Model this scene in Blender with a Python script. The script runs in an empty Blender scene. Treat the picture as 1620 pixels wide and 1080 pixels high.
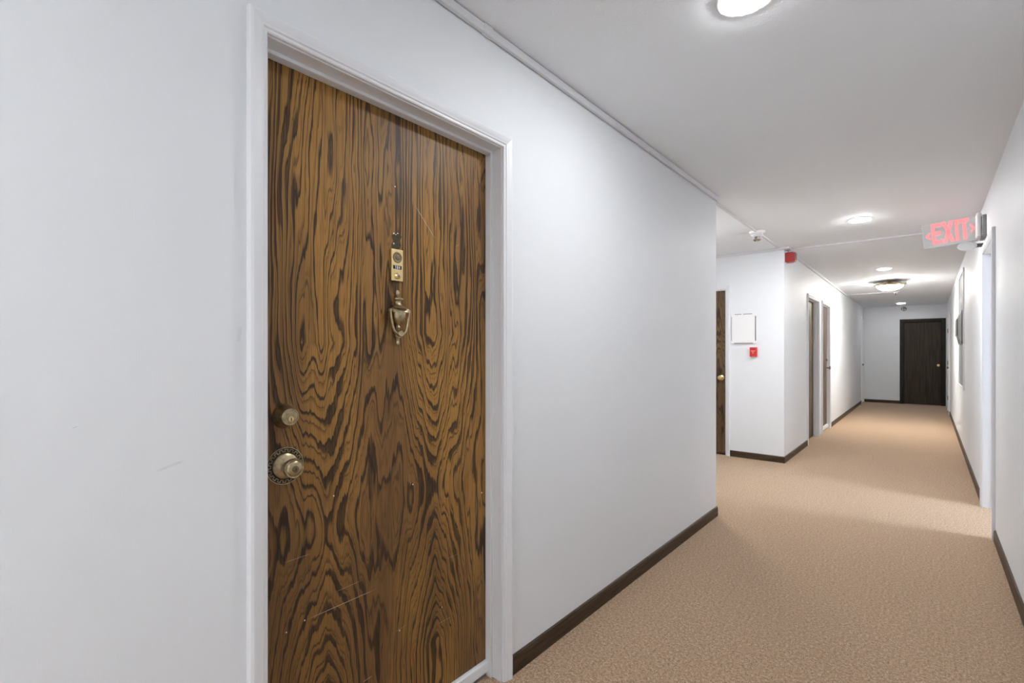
import bpy, math, random
from mathutils import Vector
random.seed(4)
PI = math.pi
sc = bpy.context.scene
col = sc.collection

# ------------------------------------------------------------------ camera
cam_d = bpy.data.cameras.new('camera')
cam_d.sensor_width = 36.0
cam_d.lens = 17.0
cam_d.shift_y = 17.0 / 1620.0
cam_d.clip_start = 0.02
cam = bpy.data.objects.new('camera', cam_d)
cam.location = (0, 0, 1.28)
cam.rotation_euler = (PI / 2, 0, math.radians(40.657))
col.objects.link(cam)
sc.camera = cam

# ------------------------------------------------------------------ world, exposure
DAY, DOWN, DOME, DOME_B, DOME_P = 26.0, 210.0, 160.0, 48.0, 113.0
w = bpy.data.worlds.new('sky'); sc.world = w; w.use_nodes = True
bg = w.node_tree.nodes['Background']
bg.inputs[0].default_value = (0.80, 0.90, 1.0, 1)
bg.inputs[1].default_value = DAY
sc.view_settings.view_transform = 'Standard'
sc.view_settings.look = 'None'
sc.view_settings.gamma = 1
sc.view_settings.use_curve_mapping = False
sc.view_settings.exposure = 0.31
# sampling portal over the glazed exterior door (emits nothing itself)
pl = bpy.data.lights.new('door_portal', 'AREA'); pl.shape = 'RECTANGLE'; pl.size = 0.80; pl.size_y = 2.0
pl.cycles.is_portal = True
po = bpy.data.objects.new('door_portal', pl); po.location = (2.97, 5.13, 1.06)
po.rotation_euler = (PI / 2, 0, PI / 2); col.objects.link(po)

# ------------------------------------------------------------------ constants (metres)
LX, RX, EY, FY, WE = -1.255, 0.352, 15.45, 6.28, 3.915
CEIL = 2.495
def cz(y): return CEIL if y < 5.5 else CEIL - 0.065 * (y - 5.5) / 9.95

# ------------------------------------------------------------------ material helpers
class V:
    """socket wrapper: python arithmetic builds math nodes"""
    def __init__(s, nt, sock): s.nt, s.k = nt, sock
    def _m(s, op, *a, clamp=False):
        n = s.nt.nodes.new('ShaderNodeMath'); n.operation = op; n.use_clamp = clamp
        for i, v in enumerate((s,) + a):
            if isinstance(v, V): s.nt.links.new(v.k, n.inputs[i])
            else: n.inputs[i].default_value = v
        return V(s.nt, n.outputs[0])
    def __add__(s, o): return s._m('ADD', o)
    __radd__ = __add__
    def __mul__(s, o): return s._m('MULTIPLY', o)
    __rmul__ = __mul__
    def __sub__(s, o): return s._m('SUBTRACT', o)
    def __rsub__(s, o): return (s * -1.0) + o
    def __truediv__(s, o): return s._m('DIVIDE', o)
    def sqrt(s): return s._m('SQRT')
    def fract(s): return s._m('FRACT')
    def abs(s): return s._m('ABSOLUTE')
    def min(s, o): return s._m('MINIMUM', o)
    def max(s, o): return s._m('MAXIMUM', o)
    def smin(s, o, k): return s._m('SMOOTH_MIN', o, k)
    def clamp(s): return s._m('ADD', 0.0, clamp=True)
    def step(s, a, b):
        n = s.nt.nodes.new('ShaderNodeMapRange'); n.interpolation_type = 'SMOOTHSTEP'
        s.nt.links.new(s.k, n.inputs['Value'])
        for i, v in (('From Min', a), ('From Max', b)):
            if isinstance(v, V): s.nt.links.new(v.k, n.inputs[i])
            else: n.inputs[i].default_value = v
        return V(s.nt, n.outputs['Result'])

def new_mat(name, color=(0.8, 0.8, 0.8), rough=0.5, metal=0.0, spec=0.5):
    m = bpy.data.materials.new(name); m.use_nodes = True
    b = m.node_tree.nodes['Principled BSDF']
    b.inputs['Base Color'].default_value = (*color, 1)
    b.inputs['Roughness'].default_value = rough
    b.inputs['Metallic'].default_value = metal
    b.inputs['Specular IOR Level'].default_value = spec
    return m, m.node_tree, b

def coords(nt, kind='Object'):
    return nt.nodes.new('ShaderNodeTexCoord').outputs[kind]

def sep(nt, vec):
    n = nt.nodes.new('ShaderNodeSeparateXYZ'); nt.links.new(vec, n.inputs[0])
    return [V(nt, o) for o in n.outputs]

def comb(nt, *xyz):
    n = nt.nodes.new('ShaderNodeCombineXYZ')
    for i, v in enumerate(xyz):
        if isinstance(v, V): nt.links.new(v.k, n.inputs[i])
        else: n.inputs[i].default_value = v
    return n.outputs[0]

def noise(nt, vec, scale=1.0, detail=2.0, rough=0.5):
    n = nt.nodes.new('ShaderNodeTexNoise')
    nt.links.new(vec, n.inputs['Vector'])
    n.inputs['Scale'].default_value = scale
    n.inputs['Detail'].default_value = detail
    n.inputs['Roughness'].default_value = rough
    return V(nt, n.outputs[0])

def ramp(nt, fac, stops):
    n = nt.nodes.new('ShaderNodeValToRGB'); nt.links.new(fac.k, n.inputs[0])
    e = n.color_ramp.elements
    while len(e) < len(stops): e.new(0.5)
    for el, (p, c) in zip(e, stops): el.position = p; el.color = (*c, 1)
    return n.outputs[0]

def mixc(nt, fac, a, b):
    n = nt.nodes.new('ShaderNodeMix'); n.data_type = 'RGBA'
    if isinstance(fac, V): nt.links.new(fac.k, n.inputs[0])
    else: n.inputs[0].default_value = fac
    for i, v in ((6, a), (7, b)):
        if isinstance(v, tuple): n.inputs[i].default_value = (*v, 1)
        else: nt.links.new(v, n.inputs[i])
    return n.outputs[2]

def bump(nt, bsdf, h, strength=0.2, dist=0.002):
    n = nt.nodes.new('ShaderNodeBump'); n.inputs['Strength'].default_value = strength
    n.inputs['Distance'].default_value = dist
    nt.links.new(h.k, n.inputs['Height']); nt.links.new(n.outputs[0], bsdf.inputs['Normal'])

def segment(nt, y, z, p, q, half):
    """mask of a scratch from p to q in the (y, z) plane"""
    dx, dy = q[0] - p[0], q[1] - p[1]; L = math.hypot(dx, dy); ux, uy = dx / L, dy / L
    a = (y - p[0]) * ux + (z - p[1]) * uy
    d = ((y - p[0]) * (-uy) + (z - p[1]) * ux).abs()
    m = d.step(half, half * 0.3) if False else (1.0 - d.step(half * 0.3, half))
    return m * a.step(0.0, L * 0.25) * (1.0 - a.step(L * 0.75, L))

# ------------------------------------------------------------------ materials
M = {}
def wall_paint(name, c, marks=()):
    m, nt, b = new_mat(name, c, 0.55, 0, 0.35)
    o = coords(nt); x, y, z = sep(nt, o)
    weave = noise(nt, comb(nt, x * 14.0, y * 14.0, z * 420.0), 1.0, 2) + noise(nt, comb(nt, x * 380.0, y * 380.0, z * 22.0), 1.0, 2)
    tone = noise(nt, o, 1.3, 3)
    cs = mixc(nt, tone.step(0.3, 0.7), tuple(k * 0.985 for k in c), c)
    for p, q, hw, k in marks:
        cs = mixc(nt, segment(nt, y, z, p, q, hw) * k, cs, (0.30, 0.30, 0.31))
    nt.links.new(cs, b.inputs['Base Color'])
    bump(nt, b, weave, 0.10, 0.0012)
    return m
WALLC = (0.800, 0.827, 0.864)
M['wall'] = wall_paint('wall_paint', WALLC)
M['wall_marked'] = wall_paint('wall_paint_scuffed', WALLC, marks=[((0.285, 1.023), (0.345, 1.040), 0.004, 0.16),
    ((0.452, 1.30), (0.458, 1.345), 0.006, 0.13), ((0.473, 1.005), (0.4745, 1.016), 0.0016, 0.9),
    ((0.4735, 1.545), (0.4745, 1.558), 0.0013, 0.6), ((0.155, 1.133), (0.165, 1.136), 0.0012, 0.3)])

m, nt, b = new_mat('ceiling_paint', (0.90, 0.94, 0.985), 0.8, 0, 0.2)
h = noise(nt, coords(nt), 140.0, 3) ; bump(nt, b, h, 0.35, 0.003); M['ceiling'] = m

m, nt, b = new_mat('trim_paint', (0.80, 0.82, 0.86), 0.38, 0, 0.5)
h = noise(nt, coords(nt), 60.0, 2); bump(nt, b, h, 0.05, 0.002); M['trim'] = m
m, nt, b = new_mat('raceway_plastic', (0.72, 0.735, 0.765), 0.5); M['raceway'] = m
h = noise(nt, coords(nt), 40.0, 2); bump(nt, b, h, 0.03, 0.001)

m, nt, b = new_mat('carpet', (0.3, 0.2, 0.14), 1.0, 0, 0.05)
o = coords(nt)
n1 = noise(nt, o, 210.0, 2, 0.7); n2 = noise(nt, o, 85.0, 2); n3 = noise(nt, o, 2.2, 3)
t = n1 * 0.65 + n2 * 0.35
cs = ramp(nt, t, [(0.35, (0.130, 0.078, 0.045)), (0.46, (0.335, 0.222, 0.138)), (0.55, (0.475, 0.325, 0.212)), (0.65, (0.72, 0.545, 0.40))])
cs = mixc(nt, n3.step(0.35, 0.7) * 0.10, cs, (0.40, 0.255, 0.15))
nt.links.new(cs, b.inputs['Base Color'])
b.inputs['Sheen Weight'].default_value = 0.25; b.inputs['Sheen Roughness'].default_value = 0.5
b.inputs['Sheen Tint'].default_value = (0.9, 0.85, 0.82, 1)
bump(nt, b, n1 + n2, 0.5, 0.005); M['carpet'] = m

def dark_wood(name, c0, c1, rough=0.45):
    m, nt, b = new_mat(name, c0, rough, 0, 0.25)
    x, y, z = sep(nt, coords(nt))
    g = noise(nt, comb(nt, x * 6.0, y * 6.0, z * 120.0), 1.0, 3) if name != 'dark_door_wood' else noise(nt, comb(nt, x * 55.0, y * 55.0, z * 2.5), 1.0, 4)
    nt.links.new(ramp(nt, g, [(0.3, c0), (0.7, c1)]), b.inputs['Base Color'])
    bump(nt, b, g, 0.08, 0.001)
    return m
M['baseboard'] = dark_wood('baseboard_wood', (0.030, 0.018, 0.010), (0.082, 0.050, 0.028))
M['dark_door'] = dark_wood('dark_door_wood', (0.012, 0.008, 0.005), (0.050, 0.032, 0.018), 0.45)
M['dark_frame'] = dark_wood('dark_frame_wood', (0.006, 0.003, 0.002), (0.016, 0.008, 0.005), 0.45)

def oak(name, axes, scratches=(), gold0=(0.170, 0.088, 0.036), gold1=(0.43, 0.222, 0.052), shift=0.0):
    """dark-grained rotary cut oak; u runs across the leaf, z up; axes = saddle points of the cathedral figure"""
    m, nt, b = new_mat(name, (0.2, 0.1, 0.04), 0.45, 0, 0.25)
    x, y, z = sep(nt, coords(nt)); u = y + x + shift
    wl = noise(nt, comb(nt, u * 5.0, shift, z * 1.1), 1.0, 2) - 0.5
    wm = noise(nt, comb(nt, u * 17.0, 3.7, z * 2.6), 1.0, 2) - 0.5
    wf = noise(nt, comb(nt, u * 70.0, 9.1, z * 9.0), 1.0, 2) - 0.5
    fib = noise(nt, comb(nt, u * 420.0, 1.3, z * 9.0), 1.0, 2) - 0.5
    uu = u + wm * 0.018
    F = None
    for (u0, z0, k, s) in axes:
        du = uu - u0; dz = z - z0
        ad = (du * du + 0.00012).sqrt()
        g = (du * du * -45.0)._m('EXPONENT')
        d = ad * k * (1.0 - z.step(0.9, 1.8) * 0.5) / (ad * 4.0 + 1.0) - ((dz * dz + 0.003).sqrt()).min(0.55) * g * s
        F = d if F is None else F.smin(d, 3.0)
    wd = noise(nt, comb(nt, u * 8.0, 7.7 + shift, z * 0.55), 1.0, 2) - 0.5
    we = noise(nt, comb(nt, u * 30.0, 4.4, z * 3.2), 1.0, 3) - 0.5
    up = z.step(0.75, 1.55) * 0.78 + 0.22
    F = F + wl * 3.6 + wd * up * 12.0 + wm * 1.5 + we * 1.1 + wf * 0.35 + fib * 0.14
    t = F.fract()
    blot = noise(nt, comb(nt, u * 13.0, 5.5, z * 2.3), 1.0, 2)
    wid = (blot - 0.395) * 2.4
    wid = wid.max(0.15).min(0.62)
    band = t.step(0.0, 0.06) * (1.0 - t.step(wid * 0.8, wid + 0.10))
    t2 = (F * 2.0 + wl * 3.0).fract()
    fine = t2.step(0.0, 0.12) * (1.0 - t2.step(0.14, 0.34))
    t3 = (F + 0.55).fract()
    thin = t3.step(0.0, 0.04) * (1.0 - t3.step(0.06, 0.13))
    dark = (thin * 0.62 + band * (0.88 + fib * 0.7) + fine * 0.28 + (fib + 0.05).max(0.0) * 0.30).clamp()
    tone = noise(nt, comb(nt, u * 3.0, 2.2, z * 0.8), 1.0, 3)
    gold = mixc(nt, tone.step(0.3, 0.7), gold0, gold1)
    gold = mixc(nt, (fib + 0.5).step(0.3, 0.75) * 0.45, gold, tuple(k * 0.62 for k in gold0))
    cs = mixc(nt, dark * 0.93, gold, (0.026, 0.017, 0.012))
    for p, q, hw, k in scratches:
        cs = mixc(nt, segment(nt, u, z, p, q, hw) * k, cs, (0.55, 0.44, 0.33))
    nt.links.new(cs, b.inputs['Base Color'])
    bump(nt, b, fib * 0.6 - dark * 0.4, 0.12, 0.0015)
    return m

m, nt, b = new_mat('antique_brass', (0.40, 0.33, 0.20), 0.34, 1.0)
t = noise(nt, coords(nt), 90.0, 3)
nt.links.new(ramp(nt, t, [(0.3, (0.33, 0.265, 0.155)), (0.7, (0.52, 0.43, 0.275))]), b.inputs['Base Color']); M['brass'] = m
m, nt, b = new_mat('polished_brass', (0.80, 0.62, 0.30), 0.28, 1.0); M['gold'] = m
nt.links.new(ramp(nt, noise(nt, coords(nt), 50.0, 2), [(0.3, (0.74, 0.56, 0.26)), (0.7, (0.86, 0.68, 0.36))]), b.inputs['Base Color'])
m, nt, b = new_mat('bronze_recess', (0.045, 0.034, 0.022), 0.55, 0.6); M['bronze'] = m
nt.links.new(ramp(nt, noise(nt, coords(nt), 300.0, 2), [(0.3, (0.03, 0.022, 0.014)), (0.7, (0.10, 0.075, 0.045))]), b.inputs['Base Color'])
m, nt, b = new_mat('bronze_disc', (0.20, 0.15, 0.085), 0.45, 0.8); M['bronze2'] = m
nt.links.new(ramp(nt, noise(nt, coords(nt), 300.0, 2), [(0.3, (0.16, 0.12, 0.07)), (0.7, (0.26, 0.20, 0.12))]), b.inputs['Base Color'])
def plain(key, c, rough=0.5, metal=0.0, var=0.06, scale=60.0):
    m, nt, b = new_mat(key, c, rough, metal)
    t = noise(nt, coords(nt), scale, 2)
    nt.links.new(ramp(nt, t, [(0.3, tuple(k * (1 - var) for k in c)), (0.7, tuple(min(1, k * (1 + var)) for k in c))]), b.inputs['Base Color'])
    M[key] = m; return m
plain('black', (0.008, 0.008, 0.008), 0.4)
plain('white_plastic', (0.80, 0.81, 0.83), 0.4, var=0.02)
plain('chrome', (0.62, 0.62, 0.62), 0.18, 1.0)
plain('steel', (0.30, 0.30, 0.31), 0.35, 0.9)
plain('red', (0.36, 0.012, 0.010), 0.35)
plain('bright_red', (0.62, 0.028, 0.025), 0.35)
plain('light_red', (0.80, 0.20, 0.17), 0.4)
plain('grey_metal', (0.22, 0.22, 0.225), 0.45, 0.2)
plain('plate_grey', (0.26, 0.26, 0.265), 0.5)
plain('box_grey', (0.10, 0.10, 0.103), 0.5)
plain('dark_grey', (0.10, 0.10, 0.105), 0.5)
plain('paper', (0.86, 0.865, 0.875), 0.6, var=0.01)
plain('panel_grey', (0.42, 0.425, 0.43), 0.22, 0.0, var=0.02)
plain('sign_face', (0.76, 0.80, 0.795), 0.35, var=0.02)
plain('pavement', (0.42, 0.41, 0.39), 0.9, var=0.12, scale=6.0)
plain('chip', (0.78, 0.72, 0.62), 0.6)
def emit(key, c, s):
    m, nt, b = new_mat(key, c, 0.4)
    b.inputs['Emission Color'].default_value = (*c, 1); b.inputs['Emission Strength'].default_value = s
    M[key] = m
emit('down_lens', (0.982, 0.987, 0.985), DOWN)
emit('down_lens_mid', (0.982, 0.987, 0.985), DOWN * 0.38)
emit('down_lens_dim', (0.982, 0.987, 0.985), DOWN * 0.30)
emit('down_lens_strong', (0.982, 0.987, 0.985), DOWN * 1.6)
emit('down_lens_near', (0.982, 0.987, 0.985), DOWN * 0.78)
emit('dome_glass', (1.0, 0.965, 0.90), DOME)
emit('dome_glass_back', (0.982, 0.987, 0.985), DOME_B)
emit('dome_glass_passage', (0.982, 0.987, 0.985), DOME_P)
emit('exit_red', (1.0, 0.20, 0.215), 0.95)
m, nt, b = new_mat('clear_glass', (1, 1, 1), 0.05)
tr = nt.nodes.new('ShaderNodeBsdfTransparent'); gl = nt.nodes.new('ShaderNodeBsdfGlossy'); gl.inputs['Roughness'].default_value = 0.02
mx = nt.nodes.new('ShaderNodeMixShader'); mx.inputs[0].default_value = 0.08
nt.links.new(tr.outputs[0], mx.inputs[1]); nt.links.new(gl.outputs[0], mx.inputs[2])
nt.links.new(mx.outputs[0], nt.nodes['Material Output'].inputs['Surface']); M['glass'] = m

# ------------------------------------------------------------------ mesh helpers
class MB:
    def __init__(s): s.v = []; s.f = []
    def box(s, x0, x1, y0, y1, z0, z1):
        i = len(s.v)
        s.v += [(x, y, z) for z in (z0, z1) for y in (y0, y1) for x in (x0, x1)]
        for q in ((0, 2, 3, 1), (4, 5, 7, 6), (0, 1, 5, 4), (2, 6, 7, 3), (0, 4, 6, 2), (1, 3, 7, 5)):
            s.f.append(tuple(i + k for k in q))
        return s
    def rings(s, rings, cap=True, closed=True):
        """list of equally long point loops joined in order"""
        i = len(s.v); n = len(rings[0])
        for r in rings: s.v += [tuple(p) for p in r]
        for a in range(len(rings) - 1):
            for k in range(n if closed else n - 1):
                k2 = (k + 1) % n
                s.f.append((i + a * n + k, i + a * n + k2, i + (a + 1) * n + k2, i + (a + 1) * n + k))
        if cap:
            s.f.append(tuple(i + k for k in reversed(range(n))))
            s.f.append(tuple(i + (len(rings) - 1) * n + k for k in range(n)))
        return s
    def tube(s, pts, rad, n=10):
        P = [Vector(p) for p in pts]; R = []
        for k, p in enumerate(P):
            d = (P[min(k + 1, len(P) - 1)] - P[max(k - 1, 0)]).normalized()
            ref = Vector((1, 0, 0)) if abs(d.x) < 0.8 else Vector((0, 0, 1))
            a = d.cross(ref).normalized(); c = d.cross(a)
            r = rad[k] if isinstance(rad, (list, tuple)) else rad
            R.append([p + (a * math.cos(2 * PI * j / n) + c * math.sin(2 * PI * j / n)) * r for j in range(n)])
        return s.rings(R)
    def build(s, name, mat, parent=None, smooth=False, bevel=0.0, angle=40):
        me = bpy.data.meshes.new(name); me.from_pydata(s.v, [], s.f); me.update()
        import bmesh
        bm = bmesh.new(); bm.from_mesh(me)
        bmesh.ops.recalc_face_normals(bm, faces=bm.faces)
        if bevel > 0:
            bmesh.ops.bevel(bm, geom=list(bm.edges), offset=bevel, segments=2, affect='EDGES', profile=0.5)
        bm.to_mesh(me); bm.free()
        if smooth:
            me.polygons.foreach_set('use_smooth', [True] * len(me.polygons))
            me.set_sharp_from_angle(angle=math.radians(angle))
        me.materials.append(M[mat] if isinstance(mat, str) else mat)
        o = bpy.data.objects.new(name, me); col.objects.link(o)
        if parent is not None:
            o.parent = parent; o.matrix_parent_inverse = parent.matrix_world.inverted()
        return o

def empty(name, loc=(0, 0, 0), parent=None):
    o = bpy.data.objects.new(name, None); o.location = loc; o.empty_display_size = 0.1
    col.objects.link(o); bpy.context.view_layer.update()
    if parent is not None:
        o.parent = parent; o.matrix_parent_inverse = parent.matrix_world.inverted()
    return o
def tag(o, label, cat, group=None, kind=None):
    o['label'] = label; o['category'] = cat
    if group: o['group'] = group
    if kind: o['kind'] = kind
    return o
def structure(o, label, cat): return tag(o, label, cat, kind='structure')

# wall planes: map (a along the wall, z, d out of the wall towards the corridor)
def P_left(a, z, d): return (LX + d, a, z)
def P_right(a, z, d): return (RX - d, a, z)
def P_front(a, z, d): return (a, FY - d, z)
def P_end(a, z, d): return (a, EY - d, z)
def P_ceil(a, b, d): return (a, b, cz(b) - d)

def lathe(mb, P, ca, cb, prof, n=28, sd=1.0, sa=1.0, sb=1.0):
    """prof = [(radius, d)] turned about the wall normal through (ca, cb)"""
    return mb.rings([[P(ca + r * sa * math.cos(2 * PI * k / n), cb + r * sb * math.sin(2 * PI * k / n), d * sd) for k in range(n)] for r, d in prof])
def pbox(mb, P, a0, a1, z0, z1, d0, d1):
    return mb.rings([[P(a0, z0, d), P(a1, z0, d), P(a1, z1, d), P(a0, z1, d)] for d in (d0, d1)])
def vlathe(mb, cx, cy, prof, n=32):
    """prof = [(radius, z)] turned about the vertical"""
    return mb.rings([[(cx + r * math.cos(2 * PI * k / n), cy + r * math.sin(2 * PI * k / n), z) for k in range(n)] for r, z in prof])

# ------------------------------------------------------------------ shell
def wall(name, ax, t0, t1, a0, a1, holes, mat, label, z1=2.58):
    mb = MB(); cuts = sorted(holes); p = a0
    def add(u0, u1, zz0, zz1):
        if ax == 'x': mb.box(t0, t1, u0, u1, zz0, zz1)
        else: mb.box(u0, u1, t0, t1, zz0, zz1)
    for h0, h1, ht in cuts:
        add(p, h0, 0, z1); add(h0, h1, ht, z1); p = h1
    add(p, a1, 0, z1)
    return structure(mb.build(name, mat), label, 'wall')

T = 0.12
J = 0.02      # jamb thickness
BACK = -4.2
PX = -4.6     # far end of the side passage
# door openings (a0, a1, clear top)
D1 = (0.521, 1.397, 2.072)
D2 = (7.730, 8.600, 2.040)
D3 = (8.930, 9.700, 2.040)
D4 = (14.87, 15.37, 2.13)
D5 = (-2.78, -1.895, 2.060)
D6 = (-0.445, 0.258, 2.020)
D7 = (13.35, 14.25, 2.04)
DX = (4.680, 5.560, 2.085)
def hole(d): return (d[0] - J, d[1] + J, d[2] + J)
structure(MB().box(PX - T, 3.0, BACK - T, EY + T, -0.12, 0.0).build('floor', 'carpet'), 'tan brown low pile carpet running down the corridor', 'floor')
ce = MB().rings([[(x, BACK - T, CEIL), (x, 5.5, CEIL), (x, EY + T, cz(EY + T)), (x, EY + T, 2.7), (x, BACK - T, 2.7)] for x in (PX - T, 3.0)])
structure(ce.build('ceiling', 'ceiling'), 'white textured ceiling of the corridor', 'ceiling')
wall('wall_left', 'x', LX - T, LX, BACK, WE, [hole(D1)], 'wall_marked', 'white wall on the left around the oak door')
wall('wall_left_far', 'x', LX - T, LX, FY, EY, [hole(D2), hole(D3), hole(D4)], 'wall', 'white corridor wall beyond the side passage with two recessed doors')
wall('wall_passage_front', 'y', FY, FY + T, PX, LX - T, [hole(D5)], 'wall', 'bright white wall of the side passage with the red pull station')
wall('wall_passage_near', 'y', WE - T, WE, PX, LX - T, [], 'wall', 'white wall of the side passage turned away from view')
wall('wall_passage_end', 'x', PX - T, PX, WE, FY, [], 'wall', 'white end wall of the side passage')
wall('wall_right', 'x', RX, RX + T, BACK, EY, [hole(DX), hole(D7)], 'wall', 'white wall along the right of the corridor')
wall('wall_end', 'y', EY, EY + T, LX - T, RX + T, [hole(D6)], 'wall', 'white wall closing the far end of the corridor')
wall('wall_back', 'y', BACK - T, BACK, LX - T, RX + T, [], 'wall', 'white wall closing the corridor behind the viewpoint')
# vestibule behind the exit doorway
wall('wall_vestibule_near', 'y', 4.25 - T, 4.25, RX + T, 2.9, [], 'wall', 'near white wall of the exit vestibule')
wall('wall_vestibule_far', 'y', 5.99, 5.99 + T, RX + T, 2.9, [], 'wall', 'far white wall of the exit vestibule')
wall('wall_vestibule_end', 'x', 2.8, 2.9, 4.25, 5.99, [(4.70, 5.56, 2.10)], 'wall', 'outer wall of the exit vestibule around the glazed door')
for k, (P_, d_) in enumerate(((P_left, D1), (P_left, D2), (P_left, D3), (P_left, D4), (P_front, D5), (P_end, D6), (P_right, D7))):
    bk = pbox(MB(), P_, d_[0] - 0.06, d_[1] + 0.06, 0.0, d_[2] + 0.06, -T - 0.03, -T - 0.0005).build('door_light_blocker', 'wall')  # unseen panel added to block sky light leaking in round the door
    structure(bk, 'unseen panel added behind a closed corridor door to stop light leaks', 'wall')
    bk['group'] = 'added light blocking panels behind the closed doors'
structure(MB().box(3.0, 14.0, -4.0, 14.0, -0.14, -0.06).build('pavement_outside', 'pavement'), 'grey pavement outside the exit door', 'pavement')

# ------------------------------------------------------------------ baseboards
def base(name, P, a0, a1, label):
    prof = [(0, 0), (0.011, 0), (0.011, 0.060), (0.008, 0.070), (0.003, 0.074), (0, 0.074)]
    mb = MB().rings([[P(a, z, d) for d, z in prof] for a in (a0, a1)])
    return structure(mb.build(name, 'baseboard'), label, 'baseboard')
CW = 0.046    # casing width
base('baseboard_left_near', P_left, BACK, D1[0] - CW, 'dark brown baseboard left of the oak door')
base('baseboard_left', P_left, D1[1] + CW + 0.003, WE + 0.011, 'dark brown baseboard right of the oak door under the long white wall')
base('baseboard_left_corner', P_left, FY - 0.011, D2[0] - CW, 'short dark baseboard just round the far corner below the red horn')
base('baseboard_left_far', P_left, D3[1] + CW, D4[0] - CW, 'dark baseboard beyond the two recessed doors on the left')
base('baseboard_passage', P_front, D5[1] + CW, LX, 'dark baseboard below the red pull station')
base('baseboard_right', P_right, BACK, DX[0] - 0.060, 'dark baseboard at the near right wall edge')
base('baseboard_right_middle', P_right, DX[1] + 0.060, 11.75, 'dark baseboard on the right beyond the exit doorway')
base('baseboard_right_far', P_right, 11.80, D7[0] - CW, 'dark baseboard on the far right before the white door')
base('baseboard_end', P_end, LX, D6[0] - 0.075, 'dark baseboard on the end wall beside the dark door')
mbp = lambda a, z, d: (a, WE + d, z)
base('baseboard_passage_near', mbp, PX, LX, 'dark baseboard round the wall end in the side passage')

# ------------------------------------------------------------------ door frames
PROF = [(0, 0), (0, .008), (.003, .0105), (.009, .011), (.012, .0145), (.020, .0155), (.027, .019), (.036, .0205), (.043, .0185), (.046, .013), (.046, 0)]
FLAT = [(0, 0), (0, .014), (.004, .017), (.068, .017), (.072, .014), (.072, 0)]
def frame(name, P, d, prof, mat, label, stop=True, sill=False, depth=T, leg_z=0.0):
    a0, a1, zt = d; r = 0.004
    t = empty(name, P((a0 + a1) / 2, 0, 0)); structure(t, label, 'door frame')
    q0, q1, qz = a0 - r, a1 + r, zt + r
    MB().rings([[P(q0 - w_, leg_z, k) for w_, k in prof], [P(q0 - w_, qz + w_, k) for w_, k in prof]]).build('casing', mat, t, True, angle=25)
    MB().rings([[P(q1 + w_, leg_z, k) for w_, k in prof], [P(q1 + w_, qz + w_, k) for w_, k in prof]]).build('casing', mat, t, True, angle=25)
    MB().rings([[P(q0 - w_, qz + w_, k) for w_, k in prof], [P(q1 + w_, qz + w_, k) for w_, k in prof]]).build('casing', mat, t, True, angle=25)
    e = 0.0005
    pbox(MB(), P, a0 - J + e, a0, 0, zt, -depth, 0.0).build('jamb', mat, t)
    pbox(MB(), P, a1, a1 + J - e, 0, zt, -depth, 0.0).build('jamb', mat, t)
    pbox(MB(), P, a0 - J + e, a1 + J - e, zt, zt + J - e, -depth, 0.0).build('jamb', mat, t)
    if stop:
        s0, s1 = stop
        pbox(MB(), P, a0, a0 + 0.011, 0, zt, s0, s1).build('stop', mat, t, bevel=0.002)
        pbox(MB(), P, a1 - 0.011, a1, 0, zt, s0, s1).build('stop', mat, t, bevel=0.002)
        pbox(MB(), P, a0 + 0.011, a1 - 0.011, zt - 0.011, zt, s0, s1).build('stop', mat, t, bevel=0.002)
    if sill:
        pbox(MB(), P, a0, a1, 0.020, sill[0], sill[1], sill[2]).build('threshold', mat, t, bevel=0.004)
        pbox(MB(), P, a0, a1, 0.0, 0.020, sill[1], sill[2] - 0.012).build('threshold_gap', 'grey_metal', t)  # grey strip drawn in place of the gap under the threshold
    return t
frame('trim_1', P_left, D1, PROF, 'trim', 'white moulded frame around the large oak door', stop=(-0.075, -0.045), sill=(0.062, -0.11, -0.058))
frame('trim_2', P_left, D2, PROF, 'trim', 'white frame of the first recessed door past the far corner', stop=(-0.065, -0.03))
frame('trim_3', P_left, D3, PROF, 'trim', 'white frame of the second recessed door past the far corner', stop=(-0.040, -0.02), sill=(0.070, -0.10, -0.015))
frame('trim_4', P_left, D4, PROF, 'trim', 'narrow white door frame in the far left corner', stop=False)
frame('trim_5', P_front, D5, PROF, 'trim', 'white frame of the brown door in the side passage', stop=(-0.03, -0.012))
frame('trim_6', P_end, D6, FLAT, 'dark_frame', 'dark stained frame of the door closing the corridor', stop=(-0.03, -0.012))
frame('trim_7', P_right, D7, PROF, 'trim', 'white frame of the far right door', stop=False)
frame('trim_8', P_right, DX, PROF, 'trim', 'white frame of the exit doorway under the sign', stop=(-0.075, -0.045))

# ------------------------------------------------------------------ doors
def leaf(name, P, d, d_face, mat, label, z0=0.006, thick=0.042):
    t = empty(name, P((d[0] + d[1]) / 2, z0, d_face)); structure(t, label, 'door')
    pbox(MB(), P, d[0] + 0.003, d[1] - 0.003, z0, d[2] - 0.003, d_face - thick, d_face).build('door_leaf', mat, t, bevel=0.0015)
    return t
def knob(P, t, a, z, d, r=0.026, mat='gold', k=1.0):
    o = empty('door_knob', P(a, z, d), t)
    Q = lambda a_, z_, d_: P(a_, z_, d_ + d)
    lathe(MB(), Q, a, z, [(r * 1.15, 0), (r * 1.15, 0.004), (r * 0.8, 0.009), (r * 0.42, 0.013), (r * 0.40, 0.030 * k), (r * 0.85, 0.038 * k), (r, 0.050 * k), (r * 0.9, 0.060 * k), (r * 0.4, 0.064 * k)], 20).build('knob', mat, o, True)
    return o

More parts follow.
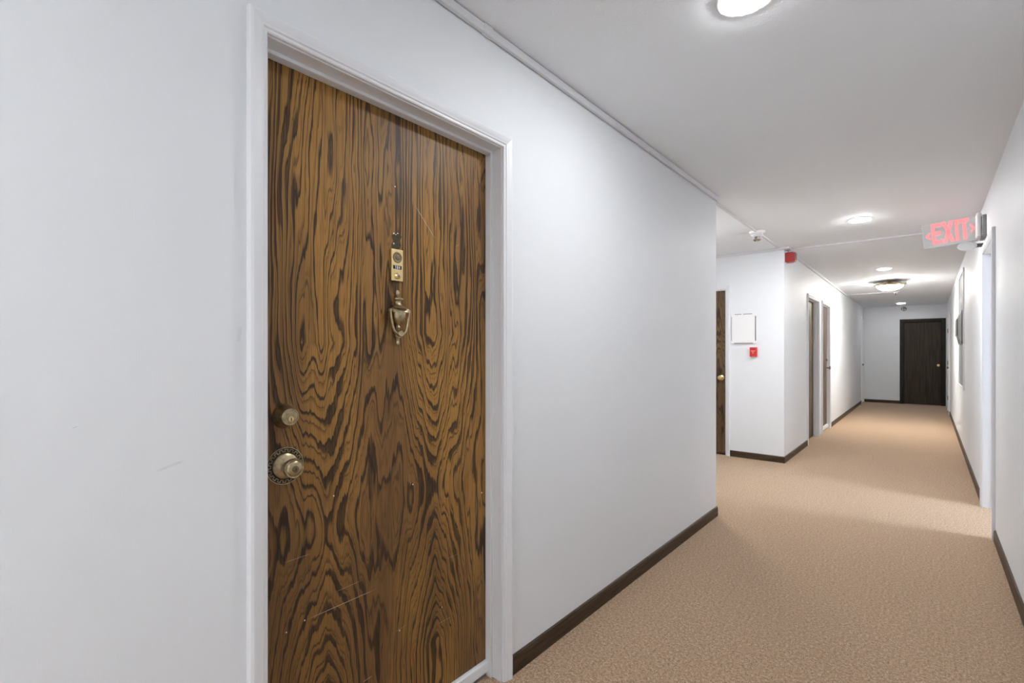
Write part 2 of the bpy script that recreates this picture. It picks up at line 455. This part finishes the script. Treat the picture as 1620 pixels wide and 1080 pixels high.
# the large oak door
SF = -0.075                       # slab face, measured from the wall face
PS = lambda a, z, d: P_left(a, z, d + SF)
scr = [((1.035, 1.7874), (1.1331, 1.6794), 0.0016, 0.8), ((1.2244, 1.6719), (1.2458, 1.6835), 0.0012, 0.4), ((0.6497, 0.5248), (0.8929, 0.5272), 0.0016, 0.6), ((0.5925, 0.7063), (0.674, 0.7076), 0.0012, 0.42), ((0.7415, 0.5701), (0.8375, 0.5732), 0.0011, 0.38), ((1.1794, 0.5256), (1.2436, 0.5276), 0.0011, 0.35), ((1.1389, 0.3073), (1.2118, 0.3065), 0.0013, 0.45), ((0.9549, 0.3587), (1.0085, 0.3629), 0.0012, 0.3), ((0.8353, 0.2563), (0.8736, 0.2585), 0.0016, 0.5)]
M['oak'] = oak('oak_veneer', [(0.715, 0.760, 24.0, 13.0), (1.133, 0.800, 30.0, 15.0)], scr, shift=-(LX + SF))
M['oak2'] = oak('oak_veneer_plain', [(-0.35, 1.2, 38.0, 7.0), (-0.95, 0.7, 42.0, 6.0)], gold0=(0.125, 0.080, 0.038), gold1=(0.21, 0.128, 0.056), shift=0.25)
M['oak3'] = oak('oak_veneer_shaded', [(7.0, 0.9, 36.0, 8.0), (7.55, 1.1, 38.0, 7.0), (8.1, 0.9, 36.0, 8.0)], gold0=(0.10, 0.070, 0.038), gold1=(0.17, 0.112, 0.056))  # golds darkened, weaker light on these doors painted into the veneer
d1 = leaf('door_1', P_left, (D1[0], D1[1], D1[2]), SF, 'oak', 'large dark-grained oak apartment door with brass hardware and knocker', z0=0.063)

# deadbolt
a, z = 0.596, 1.107
o = empty('deadbolt', PS(a, z, 0), d1)
lathe(MB(), PS, a, z, [(0.033, 0), (0.033, 0.004), (0.030, 0.012), (0.0235, 0.032), (0.0235, 0.034)], 36).build('collar', 'brass', o, True)
lathe(MB(), PS, a, z, [(0.0235, 0.034), (0.0225, 0.0365), (0.0200, 0.0365), (0.0190, 0.034)], 36).build('rim', 'brass', o, True)
lathe(MB(), PS, a, z, [(0.0192, 0.0335), (0.0192, 0.0350), (0.015, 0.0358)], 32).build('cylinder_face', 'brass', o, True)
lathe(MB(), PS, a + .001, z - 0.006, [(0.0075, 0.0352), (0.0075, 0.0385), (0.006, 0.0392)], 18).build('key_plug', 'gold', o, True)
pbox(MB(), PS, a, a + 0.002, z - 0.011, z - 0.002, 0.0385, 0.0398).build('keyhole', 'black', o)
# knob with greek key rosette
a, z = 0.597, 0.971
o = empty('door_knob', PS(a, z, 0), d1)
lathe(MB(), PS, a, z, [(0.0505, 0), (0.0505, 0.002), (0.049, 0.003)], 48).build('backplate', 'bronze', o, True)
gk = MB()
def arc(r0, r1, t0, t1, d0, d1_):
    n = 3
    for k in range(n):
        u0 = t0 + (t1 - t0) * k / n; u1 = t0 + (t1 - t0) * (k + 1) / n
        gk.rings([[PS(a + r * math.cos(u), z + r * math.sin(u), d) for r, u in ((r0, u0), (r1, u0), (r1, u1), (r0, u1))] for d in (d0, d1_)])
NU = 18
for k in range(NU):
    s = 2 * PI / NU; t0 = k * s
    arc(0.0440, 0.0458, t0, t0 + s * 0.62, 0.002, 0.0045)
    arc(0.0380, 0.0458, t0 + s * 0.50, t0 + s * 0.62, 0.002, 0.0045)
    arc(0.0380, 0.0398, t0 + s * 0.50, t0 + s * 1.12, 0.002, 0.0045)
    arc(0.0380, 0.0458, t0 + s * 0.0, t0 + s * 0.12, 0.002, 0.0045)
gk.build('greek_key_border', 'brass', o)
lathe(MB(), PS, a, z, [(0.0505, 0.002), (0.0505, 0.004), (0.0485, 0.004), (0.0485, 0.002)], 48).build('outer_rim', 'brass', o, True)
lathe(MB(), PS, a, z, [(0.0355, 0.002), (0.0355, 0.006), (0.033, 0.009), (0.024, 0.013), (0.014, 0.016), (0.012, 0.020)], 40).build('rosette', 'brass', o, True)
lathe(MB(), PS, a, z, [(0.012, 0.018), (0.0115, 0.030), (0.016, 0.036), (0.0245, 0.042), (0.0262, 0.048), (0.0255, 0.056), (0.0235, 0.0585), (0.0220, 0.0575), (0.0205, 0.0575), (0.0185, 0.060), (0.012, 0.0625)], 40).build('knob', 'brass', o, True)
lathe(MB(), PS, a, z, [(0.0085, 0.0615), (0.0085, 0.0645), (0.0075, 0.065)], 20).build('key_plug', 'bronze2', o, True)
pbox(MB(), PS, a - 0.001, a + 0.001, z - 0.004, z + 0.004, 0.0645, 0.0660).build('keyhole', 'black', o)

# name plate with chime disc, number strip and peephole
a0, a1, z0, z1 = 0.937, 0.983, 1.514, 1.618
o = empty('door_chime_plate', PS((a0 + a1) / 2, z0, 0), d1); ac = (a0 + a1) / 2
pbox(MB(), PS, a0, a1, z0, z1, 0, 0.009).build('plate', 'gold', o, bevel=0.0015)
dp = empty('chime_disc', PS(ac, 1.591, 0.009), d1); dp.parent = o; dp.matrix_parent_inverse = o.matrix_world.inverted()
col.objects.unlink(dp); bpy.data.objects.remove(dp)
lathe(MB(), PS, ac, 1.591, [(0.0180, 0.0085), (0.0180, 0.0100), (0.0165, 0.0104), (0.0120, 0.0104), (0.0110, 0.0096), (0.0085, 0.0096), (0.0075, 0.0104), (0.0035, 0.0104)], 32).build('chime_disc', 'bronze2', o, True)
pbox(MB(), PS, ac - 0.0165, ac + 0.0165, 1.5525, 1.5645, 0.0085, 0.0096).build('number_strip', 'black', o)
def digit(ch, ac_, zc, hgt, d0):
    wd = hgt * 0.55; st = hgt * 0.17; mb = MB(); b_ = lambda u0, u1, v0, v1: pbox(mb, PS, ac_ + u0, ac_ + u1, zc + v0, zc + v1, d0, d0 + 0.0005)
    if ch == '1': b_(-st / 2, st / 2, -hgt / 2, hgt / 2); b_(-st * 1.3, -st / 2, hgt * 0.25, hgt * 0.42)
    elif ch == '0':
        b_(-wd / 2, -wd / 2 + st, -hgt / 2, hgt / 2); b_(wd / 2 - st, wd / 2, -hgt / 2, hgt / 2)
        b_(-wd / 2 + st, wd / 2 - st, hgt / 2 - st, hgt / 2); b_(-wd / 2 + st, wd / 2 - st, -hgt / 2, -hgt / 2 + st)
    else:
        b_(wd / 4 - st / 2, wd / 4 + st / 2, -hgt / 2, hgt / 2); b_(-wd / 2, wd / 2, -hgt * .25, -hgt * .25 + st)
        mb.rings([[PS(ac_ + u, zc + v, d) for u, v in ((-wd / 2, -hgt * .1), (-wd / 2 + st, -hgt * .1), (wd / 4, hgt / 2 - st * .3), (wd / 4 - st * .6, hgt / 2))] for d in (d0, d0 + .0005)])
    mb.build('digit', 'paper', o)
for k, ch in enumerate('104'): digit(ch, ac - 0.0075 + k * 0.0075, 1.5585, 0.0092, 0.0096)
lathe(MB(), PS, ac, 1.5305, [(0.0115, 0.0085), (0.0115, 0.0110), (0.0095, 0.0125), (0.0085, 0.0150), (0.0065, 0.0168)], 28).build('peephole_ring', 'gold', o, True)
lathe(MB(), PS, ac, 1.5305, [(0.0058, 0.0165), (0.0050, 0.0178), (0.0025, 0.0184)], 20).build('peephole_lens', 'steel', o, True)
# old mounting residue and screw chips above the plate
pts = [(0.944, 1.620), (0.976, 1.622), (0.981, 1.636), (0.976, 1.650), (0.984, 1.664), (0.978, 1.672), (0.962, 1.668), (0.950, 1.672), (0.944, 1.660), (0.950, 1.645), (0.943, 1.634)]
MB().rings([[PS(u, v, d) for u, v in pts] for d in (0.0, 0.0004)]).build('glue_residue', 'bronze', d1)
for u, v, r in ((0.952, 1.670, 0.0028), (0.9675, 1.673, 0.0022), (0.960, 1.668, 0.0018), (0.9515, 1.637, 0.0026)):
    lathe(MB(), PS, u, v, [(r, 0.0003), (r, 0.0012), (r * 0.5, 0.0016)], 8).build('paint_chip', 'chip', d1)
for u, v, r in [(0.9574, 1.8255, 0.0022), (0.7405, 0.8562, 0.0022), (1.0296, 0.8299, 0.0022), (1.3654, 0.7279, 0.003), (0.6526, 0.5253, 0.002), (1.1597, 0.36, 0.0018), (0.975, 0.3562, 0.0018), (0.6013, 0.5141, 0.0018), (0.6134, 1.1355, 0.0014)]:
    lathe(MB(), PS, u, v, [(r, 0.0), (r, 0.0008), (r * 0.5, 0.001)], 8).build('paint_chip', 'chip', d1)

# urn shaped knocker
a, z = 0.962, 1.392
o = empty('door_knocker', PS(a, z, 0), d1)
def zl(prof, flat=0.55, n=20, nm='urn', mat='brass'):
    """vertical turning, flattened against the door"""
    mb = MB().rings([[PS(a + r * math.cos(2 * PI * k / n), zz, max(0.0, 0.004 + r * flat + r * flat * math.sin(2 * PI * k / n))) for k in range(n)] for zz, r in prof])
    return mb.build(nm, mat, o, True, angle=50)
zl([(1.370, 0.006), (1.374, 0.013), (1.382, 0.019), (1.395, 0.0225), (1.405, 0.0235), (1.412, 0.0235)], 0.6)
zl([(1.424, 0.030), (1.428, 0.022), (1.434, 0.0135), (1.444, 0.0105), (1.450, 0.012), (1.453, 0.0165), (1.457, 0.0165), (1.461, 0.008), (1.466, 0.0045), (1.470, 0.0060), (1.478, 0.0065), (1.484, 0.0035)], 0.6, nm='top_finial')
zl([(1.350, 0.004), (1.356, 0.007), (1.361, 0.0085), (1.366, 0.0065), (1.371, 0.005)], 0.8, nm='collar')
zl([(1.300, 0.0025), (1.304, 0.0055), (1.312, 0.0062), (1.318, 0.004), (1.322, 0.0055), (1.328, 0.0045), (1.336, 0.0035), (1.352, 0.003)], 0.8, nm='lower_finial')
MB().rings([[PS(a + s_ * wd, zz, d) for s_, wd, zz, d in ((-1, 0.031, 1.410, 0.004), (1, 0.031, 1.410, 0.004), (1, 0.031, 1.420, 0.004), (1, 0.014, 1.431, 0.004), (-1, 0.014, 1.431, 0.004), (-1, 0.031, 1.420, 0.004))],
            [PS(a + s_ * wd, zz, d) for s_, wd, zz, d in ((-1, 0.031, 1.410, 0.028), (1, 0.031, 1.410, 0.028), (1, 0.031, 1.420, 0.028), (1, 0.014, 1.429, 0.022), (-1, 0.014, 1.429, 0.022), (-1, 0.031, 1.420, 0.028))]]).build('crossbar', 'brass', o, bevel=0.001)
ring = []; rr = []
for k in range(25):
    t = -1 + 2 * k / 24.0
    zz = 1.418 - 0.077 * (1 - abs(t) ** 2.6) 
    aa = a + 0.0375 * (1 if t > 0 else -1) * (abs(t) ** 0.62) * (1.0 + 0.02 * (1 - abs(t)))
    ring.append(PS(aa, zz, 0.021)); rr.append(0.0046 - 0.0010 * abs(t))
MB().tube(ring, rr, 10).build('swing_handle', 'brass', o, True, angle=60)
for s_ in (-1, 1):
    MB().tube([PS(a + s_ * 0.028, 1.416, 0.018), PS(a + s_ * 0.034, 1.416, 0.019), PS(a + s_ * 0.0405, 1.417, 0.019)], [0.004, 0.0065, 0.004], 10).build('pivot', 'brass', o, True)
lathe(MB(), PS, a, 1.3415, [(0.013, 0.017), (0.0135, 0.024), (0.011, 0.0275), (0.008, 0.0265)], 24, sb=0.75).build('strike_boss', 'brass', o, True)
lathe(MB(), PS, a, 1.336, [(0.011, 0.0), (0.011, 0.012), (0.008, 0.014)], 16).build('strike_plate', 'brass', o, True)

# other doors
d2 = leaf('door_2', P_left, D2, -0.066, 'oak3', 'brown wooden door deep in the first recess past the corner')
d3 = leaf('door_3', P_left, D3, -0.041, 'oak3', 'brown wooden door with lever in the second recess past the corner', z0=0.071)
o = empty('door_lever', P_left(9.61, 1.0, -0.041), d3)
Q3 = lambda a_, z_, d_: P_left(a_, z_, d_ - 0.041)
lathe(MB(), Q3, 9.63, 1.02, [(0.03, 0), (0.03, 0.006), (0.012, 0.012), (0.011, 0.045)], 20).build('rosette', 'steel', o, True)
lathe(MB(), Q3, 9.63, 1.02, [(0.012, 0.040), (0.026, 0.050), (0.028, 0.062), (0.02, 0.070)], 20).build('knob', 'steel', o, True)
lathe(MB(), Q3, 9.63, 1.16, [(0.03, 0), (0.03, 0.008), (0.022, 0.026)], 20).build('deadbolt', 'steel', d3, True)
d4 = leaf('door_4', P_left, D4, -0.012, 'trim', 'narrow white closet door in the far left corner')
knob(P_left, d4, D4[0] + 0.06, 0.97, -0.012, 0.026, 'steel')
d5 = leaf('door_5', P_front, D5, -0.031, 'oak2', 'brown wooden door with brass knob in the side passage', z0=0.02)
knob(P_front, d5, D5[1] - 0.065, 0.962, -0.031, 0.030, 'gold')
MB().rings([[P_front(D5[0] + .003, zz, d) for d, zz in ((-.031, .004), (-.02, .004), (-.02, .018), (-.031, .019))], [P_front(D5[1] - .003, zz, d) for d, zz in ((-.031, .004), (-.02, .004), (-.02, .018), (-.031, .019))]]).build('door_sweep', 'black', d5)
d6 = leaf('door_6', P_end, D6, -0.031, 'dark_door', 'dark brown door closing the far end of the corridor')
knob(P_end, d6, D6[1] - 0.055, 0.965, -0.031, 0.026, 'gold')
d7 = leaf('door_7', P_right, D7, -0.012, 'trim', 'white door on the right wall near the corridor end')
knob(P_right, d7, D7[0] + 0.06, 0.96, -0.012, 0.026, 'steel')
for zz in (0.28, 1.05, 1.75):
    MB().tube([P_right(D7[1] + 0.004, zz - 0.045, 0.012), P_right(D7[1] + 0.004, zz + 0.045, 0.012)], 0.008, 8).build('hinge', 'steel', d7, True)
# glazed exterior door of the vestibule
gd = empty('door_8', (2.86, 5.13, 0)); structure(gd, 'glazed exterior door at the end of the exit vestibule', 'door')
MB().box(2.84, 2.88, 4.70, 4.755, 0.0, 2.10).build('stile', 'grey_metal', gd)
MB().box(2.84, 2.88, 5.505, 5.56, 0.0, 2.10).build('stile', 'grey_metal', gd)
MB().box(2.84, 2.88, 4.755, 5.505, 0.0, 0.12).build('rail', 'grey_metal', gd)
MB().box(2.84, 2.88, 4.755, 5.505, 2.04, 2.10).build('rail', 'grey_metal', gd)
MB().box(2.857, 2.863, 4.755, 5.505, 0.12, 2.04).build('pane', 'glass', gd)
MB().tube([(2.80, 4.76, 1.0), (2.79, 4.80, 1.0), (2.79, 5.46, 1.0), (2.80, 5.50, 1.0)], 0.012, 10).build('push_bar', 'chrome', gd, True)

# ------------------------------------------------------------------ lights
def downlight(y, label, x=-0.47, mat='down_lens'):
    zc = cz(y); t = empty('recessed_downlight', (x, y, zc)); tag(t, label, 'ceiling light', 'recessed downlights')
    vlathe(MB(), x, y, [(0.098, zc), (0.098, zc - 0.004), (0.092, zc - 0.007), (0.080, zc - 0.006), (0.078, zc - 0.002)]).build('trim_ring', 'white_plastic', t, True)
    vlathe(MB(), x, y, [(0.079, zc - 0.001), (0.079, zc - 0.009), (0.074, zc - 0.012), (0.055, zc - 0.014)]).build('lens', mat, t, True)
downlight(1.775, 'round white recessed ceiling light nearest, cut by the top edge of view', mat='down_lens_near')
downlight(5.43, 'round recessed ceiling light beside the exit sign', mat='down_lens_strong')
downlight(8.70, 'round recessed ceiling light just in front of the domed lamp', mat='down_lens_mid')
downlight(14.60, 'small round recessed ceiling light farthest away above the dark door', mat='down_lens_dim')
downlight(-1.90, 'round recessed ceiling light behind the viewpoint', mat='down_lens_strong')

def dome(x, y, zr, mat, label, k_=1.0):
    zc = cz(y); t = empty('dome_lamp', (x, y, zc)); tag(t, label, 'ceiling light')
    vlathe(MB(), x, y, [(0.065, zc), (0.065, zc - 0.012), (0.02, zc - 0.022), (0.012, zr)]).build('canopy', 'brass', t, True)
    vlathe(MB(), x, y, [(r_ * k_, zr + h_) for r_, h_ in ((0.215, 0.012), (0.218, 0.006), (0.205, -0.010), (0.190, -0.020), (0.180, -0.018), (0.182, -0.006), (0.200, 0.008))], 48).build('rim', 'brass', t, True)
    n = 12; prof = [(0.181 * k_ * math.cos(k / n * PI / 2 * 0.97), zr - 0.008 - 0.086 * k_ * math.sin(k / n * PI / 2)) for k in range(n + 1)]
    inner = [(r - 0.004 if r > 0.02 else r * 0.5, zz + 0.004) for r, zz in reversed(prof)]
    vlathe(MB(), x, y, prof + inner, 40).build('glass_bowl', mat, t, True)
    vlathe(MB(), x, y, [(0.004, zr - 0.024 - 0.086 * k_), (0.010, zr - 0.018 - 0.086 * k_), (0.011, zr - 0.011 - 0.086 * k_), (0.006, zr - 0.004 - 0.086 * k_)], 14).build('finial', 'brass', t, True)
dome(-0.475, 10.20, 2.402, 'dome_glass', 'glowing glass dome lamp with a brass rim on the corridor ceiling')
dome(-1.88, 4.71, 2.402, 'dome_glass_passage', 'glowing glass dome lamp in the side passage out of view', 0.72)
dome(-0.475, -1.15, 2.402, 'dome_glass_back', 'glowing glass dome lamp behind the viewpoint')

# ------------------------------------------------------------------ raceways and devices
def race(name, boxes, label, group='white cable raceways'):
    t = empty(name, boxes[0][:1] + (boxes[0][2],) + (boxes[0][4],)); tag(t, label, 'raceway', group)
    for b_ in boxes: MB().box(*b_[:6]).build(b_[6] if len(b_) > 6 else 'channel', 'raceway', t, bevel=0.003)
    return t
race('cable_raceway', [(LX + 0.004, LX + 0.021, BACK, 1.285, 2.458, CEIL - 0.005), (LX + 0.004, LX + 0.021, 1.325, WE, 2.458, CEIL - 0.005), (LX + 0.001, LX + 0.0225, 1.280, 1.330, 2.4565, CEIL - 0.001, 'coupling')], 'white cable raceway along the top of the left wall above the oak door')
race('cable_raceway', [(-1.313, -1.288, WE - 0.02, 6.30, 2.480, CEIL)], 'white raceway on the ceiling between wall end and far corner through the detector')
race('cable_raceway', [(PX, -1.335, FY - 0.014, FY, 2.458, 2.490)], 'white raceway along the top of the side passage wall')
race('cable_raceway', [(-1.20, RX, 6.41, 6.435, cz(6.4) - 0.016, cz(6.4) + 0.001)], 'white raceway crossing the ceiling to the exit sign')
def slope_race(x0, x1, y0, y1, zz0):
    return MB().rings([[(x0, y, cz(y) - zz0), (x1, y, cz(y) - zz0), (x1, y, cz(y)), (x0, y, cz(y))] for y in (y0, y1)])
t = empty('cable_raceway', (LX, 6.5, 2.46)); tag(t, 'white raceway running from the red horn down the left corridor wall', 'raceway', 'white cable raceways')
slope_race(LX, LX + 0.020, 6.47, 12.0, 0.034).build('channel', 'raceway', t)
race('cable_raceway', [(LX, -0.50, 11.88, 11.915, cz(11.9) - 0.016, cz(11.9) + 0.001)], 'white raceway crossing the ceiling behind the dome lamp')
tag(MB().box(-1.345, -1.195, FY - 0.055, FY + 0.10, 2.462, cz(6.3) + 0.001).build('junction_box', 'raceway', bevel=0.006), 'white junction box on the ceiling at the far corner above the red horn', 'junction box')

def detector(x, y, label, s=1.0):
    zc = cz(y); t = empty('smoke_detector', (x, y, zc)); tag(t, label, 'detector')
    vlathe(MB(), x, y, [(0.074 * s, zc), (0.074 * s, zc - 0.016 * s), (0.066 * s, zc - 0.026 * s)], 32).build('base', 'white_plastic', t, True)
    hs = vlathe(MB(), x, y, [(0.056 * s, zc - 0.022 * s), (0.054 * s, zc - 0.040 * s), (0.040 * s, zc - 0.052 * s)], 32).build('housing', 'white_plastic', t, True)
    vlathe(MB(), x, y, [(0.020 * s, zc - 0.050 * s), (0.018 * s, zc - 0.072 * s)], 16).build('sensor_core', 'dark_grey', t, True)
    for k in range(4):
        u = k * PI / 2 + 0.5
        MB().tube([(x + 0.034 * s * math.cos(u), y + 0.034 * s * math.sin(u), zc - 0.048 * s), (x + 0.032 * s * math.cos(u), y + 0.032 * s * math.sin(u), zc - 0.082 * s)], 0.006 * s, 8).build('cage_post', 'white_plastic', hs, True)
    vlathe(MB(), x, y, [(0.036 * s, zc - 0.078 * s), (0.037 * s, zc - 0.086 * s), (0.022 * s, zc - 0.098 * s), (0.008 * s, zc - 0.102 * s)], 24).build('cap', 'chrome', t, True)
detector(-1.300, 5.30, 'white smoke detector with a chrome cap on the ceiling at the side passage')
detector(-0.46, 11.90, 'small white smoke detector behind the dome lamp', 0.7)
t = empty('heat_detector', P_end(-0.442, 2.355, 0)); tag(t, 'small round heat detector high on the end wall above the dark door', 'detector')
lathe(MB(), P_end, -0.442, 2.355, [(0.055, 0), (0.055, 0.015), (0.045, 0.025)], 24).build('base', 'grey_metal', t, True)
for u, v in ((-.022, .022), (-.022, -.022), (.024, -.022)):
    lathe(MB(), P_end, -0.442 + u, 2.355 + v, [(0.013, 0.02), (0.013, 0.035), (0.006, 0.04)], 12).build('sensor', 'white_plastic', t, True)

# red horn at the corner
hz = empty('fire_horn', (-1.205, 6.38, 2.385)); tag(hz, 'dark red fire alarm horn on the wall corner below the ceiling', 'fire alarm')
MB().box(LX, -1.175, 6.33, 6.44, 2.325, 2.438).build('back_box', 'red', hz, bevel=0.008)
hface = MB().box(-1.176, -1.152, 6.335, 6.435, 2.330, 2.433).build('horn_face', 'red', hz, bevel=0.008)
for k in range(4): MB().box(-1.153, -1.149, 6.350, 6.420, 2.345 + k * 0.022, 2.353 + k * 0.022).build('slot', 'dark_grey', hface)

# pull station
ps = empty('pull_station', P_front(-1.571, 1.28, 0)); tag(ps, 'bright red fire alarm pull station on the passage wall', 'fire alarm')
pbox(MB(), P_front, -1.614, -1.536, 1.228, 1.340, 0, 0.040).build('body', 'bright_red', ps, bevel=0.006)
pbox(MB(), P_front, -1.598, -1.552, 1.308, 1.330, 0.038, 0.043).build('upper_recess', 'red', ps)
pbox(MB(), P_front, -1.596, -1.554, 1.286, 1.302, 0.038, 0.054).build('pull_bar', 'light_red', ps, bevel=0.003)
pbox(MB(), P_front, -1.583, -1.567, 1.262, 1.288, 0.038, 0.050).build('pull_stem', 'light_red', ps, bevel=0.003)

# notice holder
nb = empty('notice_holder', P_front(-1.686, 1.39, 0)); tag(nb, 'blank white notice holder with grey edge strips beside the brown door', 'notice board')
x0, x1, z0, z1 = -1.829, -1.546, 1.384, 1.748
def rr_loop(x0, x1, z0, z1, r, d):
    L = []
    for cx_, cz_, t0 in ((x1 - r, z1 - r, 0), (x0 + r, z1 - r, PI / 2), (x0 + r, z0 + r, PI), (x1 - r, z0 + r, 1.5 * PI)):
        for k in range(5): L.append(P_front(cx_ + r * math.cos(t0 + k * PI / 8), cz_ + r * math.sin(t0 + k * PI / 8), d))
    return L
MB().rings([rr_loop(x0, x1, z0, z1, 0.022, 0), rr_loop(x0, x1, z0, z1, 0.022, 0.010), rr_loop(x0 + .003, x1 - .003, z0 + .003, z1 - .003, 0.02, 0.012)]).build('panel', 'paper', nb)
pbox(MB(), P_front, x0 + 0.001, x0 + 0.006, z0 + 0.035, z1 - 0.035, 0.010, 0.015).build('edge_strip', 'grey_metal', nb)
pbox(MB(), P_front, x1 - 0.013, x1 - 0.002, z0 + 0.035, z1 - 0.035, 0.010, 0.017).build('edge_strip', 'grey_metal', nb)
pbox(MB(), P_front, x0 + 0.035, x1 - 0.035, z0 + 0.001, z0 + 0.010, 0.010, 0.017).build('edge_strip', 'grey_metal', nb)
pbox(MB(), P_front, x0 + 0.040, x0 + 0.118, z1 - 0.010, z1 - 0.003, 0.010, 0.016).build('clip_strip', 'grey_metal', nb)
pbox(MB(), P_front, x0 + 0.135, x1 - 0.045, z1 - 0.010, z1 - 0.003, 0.010, 0.016).build('clip_strip', 'grey_metal', nb)
for u in (x0 + 0.072, x0 + 0.142, x0 + 0.205): pbox(MB(), P_front, u - 0.007, u + 0.007, z1 - 0.034, z1 - 0.022, 0.010, 0.016).build('clip', 'white_plastic', nb, bevel=0.002)

# wall panel and tapered box on the right
wp = empty('wall_panel', P_right(8.8, 0.8, 0)); tag(wp, 'tall white framed panel on the right wall behind the grey tapered box', 'wall panel')
y0, y1, z0, z1 = 8.28, 9.36, 0.80, 2.345
pbox(MB(), P_right, y0 + 0.03, y1 - 0.03, z0 + 0.03, z1 - 0.03, 0, 0.006).build('panel', 'panel_grey', wp)
for q in ((y0, y0 + 0.035, z0, z1), (y1 - 0.035, y1, z0, z1), (y0 + 0.035, y1 - 0.035, z0, z0 + 0.04), (y0 + 0.035, y1 - 0.035, z1 - 0.04, z1)):
    pbox(MB(), P_right, *q, 0, 0.014).build('frame_rail', 'trim', wp, bevel=0.002)
tb = empty('tapered_box', P_right(8.8, 1.6, 0.007)); tag(tb, 'grey tapered metal box projecting from the panel on the right wall', 'wall box')
q0 = [(8.37, 1.390), (9.25, 1.390), (9.25, 1.812), (8.37, 1.812)]; q1 = [(8.60, 1.500), (9.02, 1.500), (9.02, 1.716), (8.60, 1.716)]
MB().rings([[P_right(u, v, 0.0145) for u, v in q0], [P_right(u, v, 0.022) for u, v in q0], [P_right(u, v, 0.052) for u, v in q1]]).build('tapered_body', 'box_grey', tb)
MB().rings([[P_right(u, v, 0.052) for u, v in q1], [P_right(u, v, 0.060) for u, v in q1]]).build('front_plate', 'dark_grey', tb)

# ------------------------------------------------------------------ exit sign
EYS = 5.40
es = empty('exit_sign', (RX, EYS, 2.28)); tag(es, 'sagging EXIT sign with red letters mounted over the right doorway', 'sign')
MB().box(RX - 0.026, RX, 5.27, 5.53, 2.195, 2.358).build('grey_plate', 'plate_grey', es, bevel=0.004)  # grey plate between the canopy and the wall
MB().box(RX - 0.058, RX - 0.026, 5.30, 5.50, 2.190, 2.385).build('canopy', 'white_plastic', es, bevel=0.012)
TH = math.radians(4.6)
ox, oz = 0.298, 2.281        # inner end, mid height
def S(u, v, d):
    """u from inner end (0) outwards to the left, v up, d towards the camera"""
    du, dv = -u, v
    return (ox + du * math.cos(TH) - dv * math.sin(TH) , EYS - d, oz + du * math.sin(TH) + dv * math.cos(TH))
SW, SH = 0.325, 0.195
def sbox(mb, u0, u1, v0, v1, d0, d1_): return mb.rings([[S(u0, v0, d), S(u1, v0, d), S(u1, v1, d), S(u0, v1, d)] for d in (d0, d1_)])
sbox(MB(), 0, SW, -SH / 2, SH / 2, -0.016, 0.014).build('housing', 'sign_face', es, bevel=0.003)
for s_ in (1, -1):
    sbox(MB(), -0.002, SW + 0.002, -SH / 2 - 0.002, -SH / 2 + 0.005, s_ * 0.012, s_ * 0.018).build('edge_rail', 'white_plastic', es)
    sbox(MB(), SW - 0.003, SW + 0.003, -SH / 2, SH / 2, s_ * 0.012, s_ * 0.018).build('edge_rail', 'white_plastic', es)
sbox(MB(), -0.024, 0.004, -0.05, 0.05, -0.012, 0.010).build('arm', 'white_plastic', es, bevel=0.004)
def glyph(polys, nm, x0, wd, v0=-0.078, v1=0.094, both=True):
    for s_ in (1, -1):
        mb = MB()
        for p in polys:
            mb.rings([[S(SW - (x0 + (px if s_ > 0 else 1 - px) * wd) if s_ > 0 else (x0 + px * wd), v0 + (v1 - v0) * pv, d * s_) for px, pv in p] for d in ((0.013, 0.0165) if s_ > 0 else (0.015, 0.0185))])
        mb.build(nm, 'exit_red', es)
R = lambda a0, a1, b0, b1: [(a0, b0), (a1, b0), (a1, b1), (a0, b1)]
glyph([R(0, .30, 0, 1), R(.30, 1, .82, 1), R(.30, .88, .42, .60), R(.30, 1, 0, .18)], 'letter', 0.056, 0.064)
glyph([[(0, 0), (.32, 0), (1, 1), (.68, 1)], [(.68, 0), (1, 0), (.32, 1), (0, 1)]], 'letter', 0.123, 0.070)
glyph([R(0, 1, 0, 1)], 'letter', 0.201, 0.019)
glyph([R(0, 1, .82, 1), R(.34, .66, 0, .82)], 'letter', 0.226, 0.062)
glyph([[(0, .5), (.62, 1), (1, 1), (.55, .5)], [(0, .5), (.55, .5), (1, 0), (.62, 0)]], 'arrow', 0.014, 0.034, -0.030, 0.024)
glyph([[(1, .5), (.38, 1), (0, 1), (.45, .5)], [(1, .5), (.45, .5), (0, 0), (.38, 0)]], 'arrow', 0.290, 0.030, -0.025, 0.035)
lh = MB()
lh.rings([[(0.245 + r * math.cos(u), EYS + 0.02 + yy, 2.140 + r * math.sin(u) * 0.62) for u in [2 * PI * k / 20 for k in range(20)]] for r, yy in ((0.028, 0.05), (0.055, 0.0), (0.060, -0.035), (0.056, -0.038))])
lhead = lh.build('lamp_head', 'white_plastic', es, True)
MB().rings([[(0.245 + r * math.cos(u), EYS + 0.02 + yy, 2.140 + r * math.sin(u) * 0.62) for u in [2 * PI * k / 20 for k in range(20)]] for r, yy in ((0.052, -0.0385), (0.050, -0.044), (0.020, -0.050))]).build('lamp_lens', 'sign_face', lhead, True)
MB().box(0.285, RX, EYS - 0.01, EYS + 0.04, 2.130, 2.155).build('lamp_bracket', 'dark_grey', es, bevel=0.004)
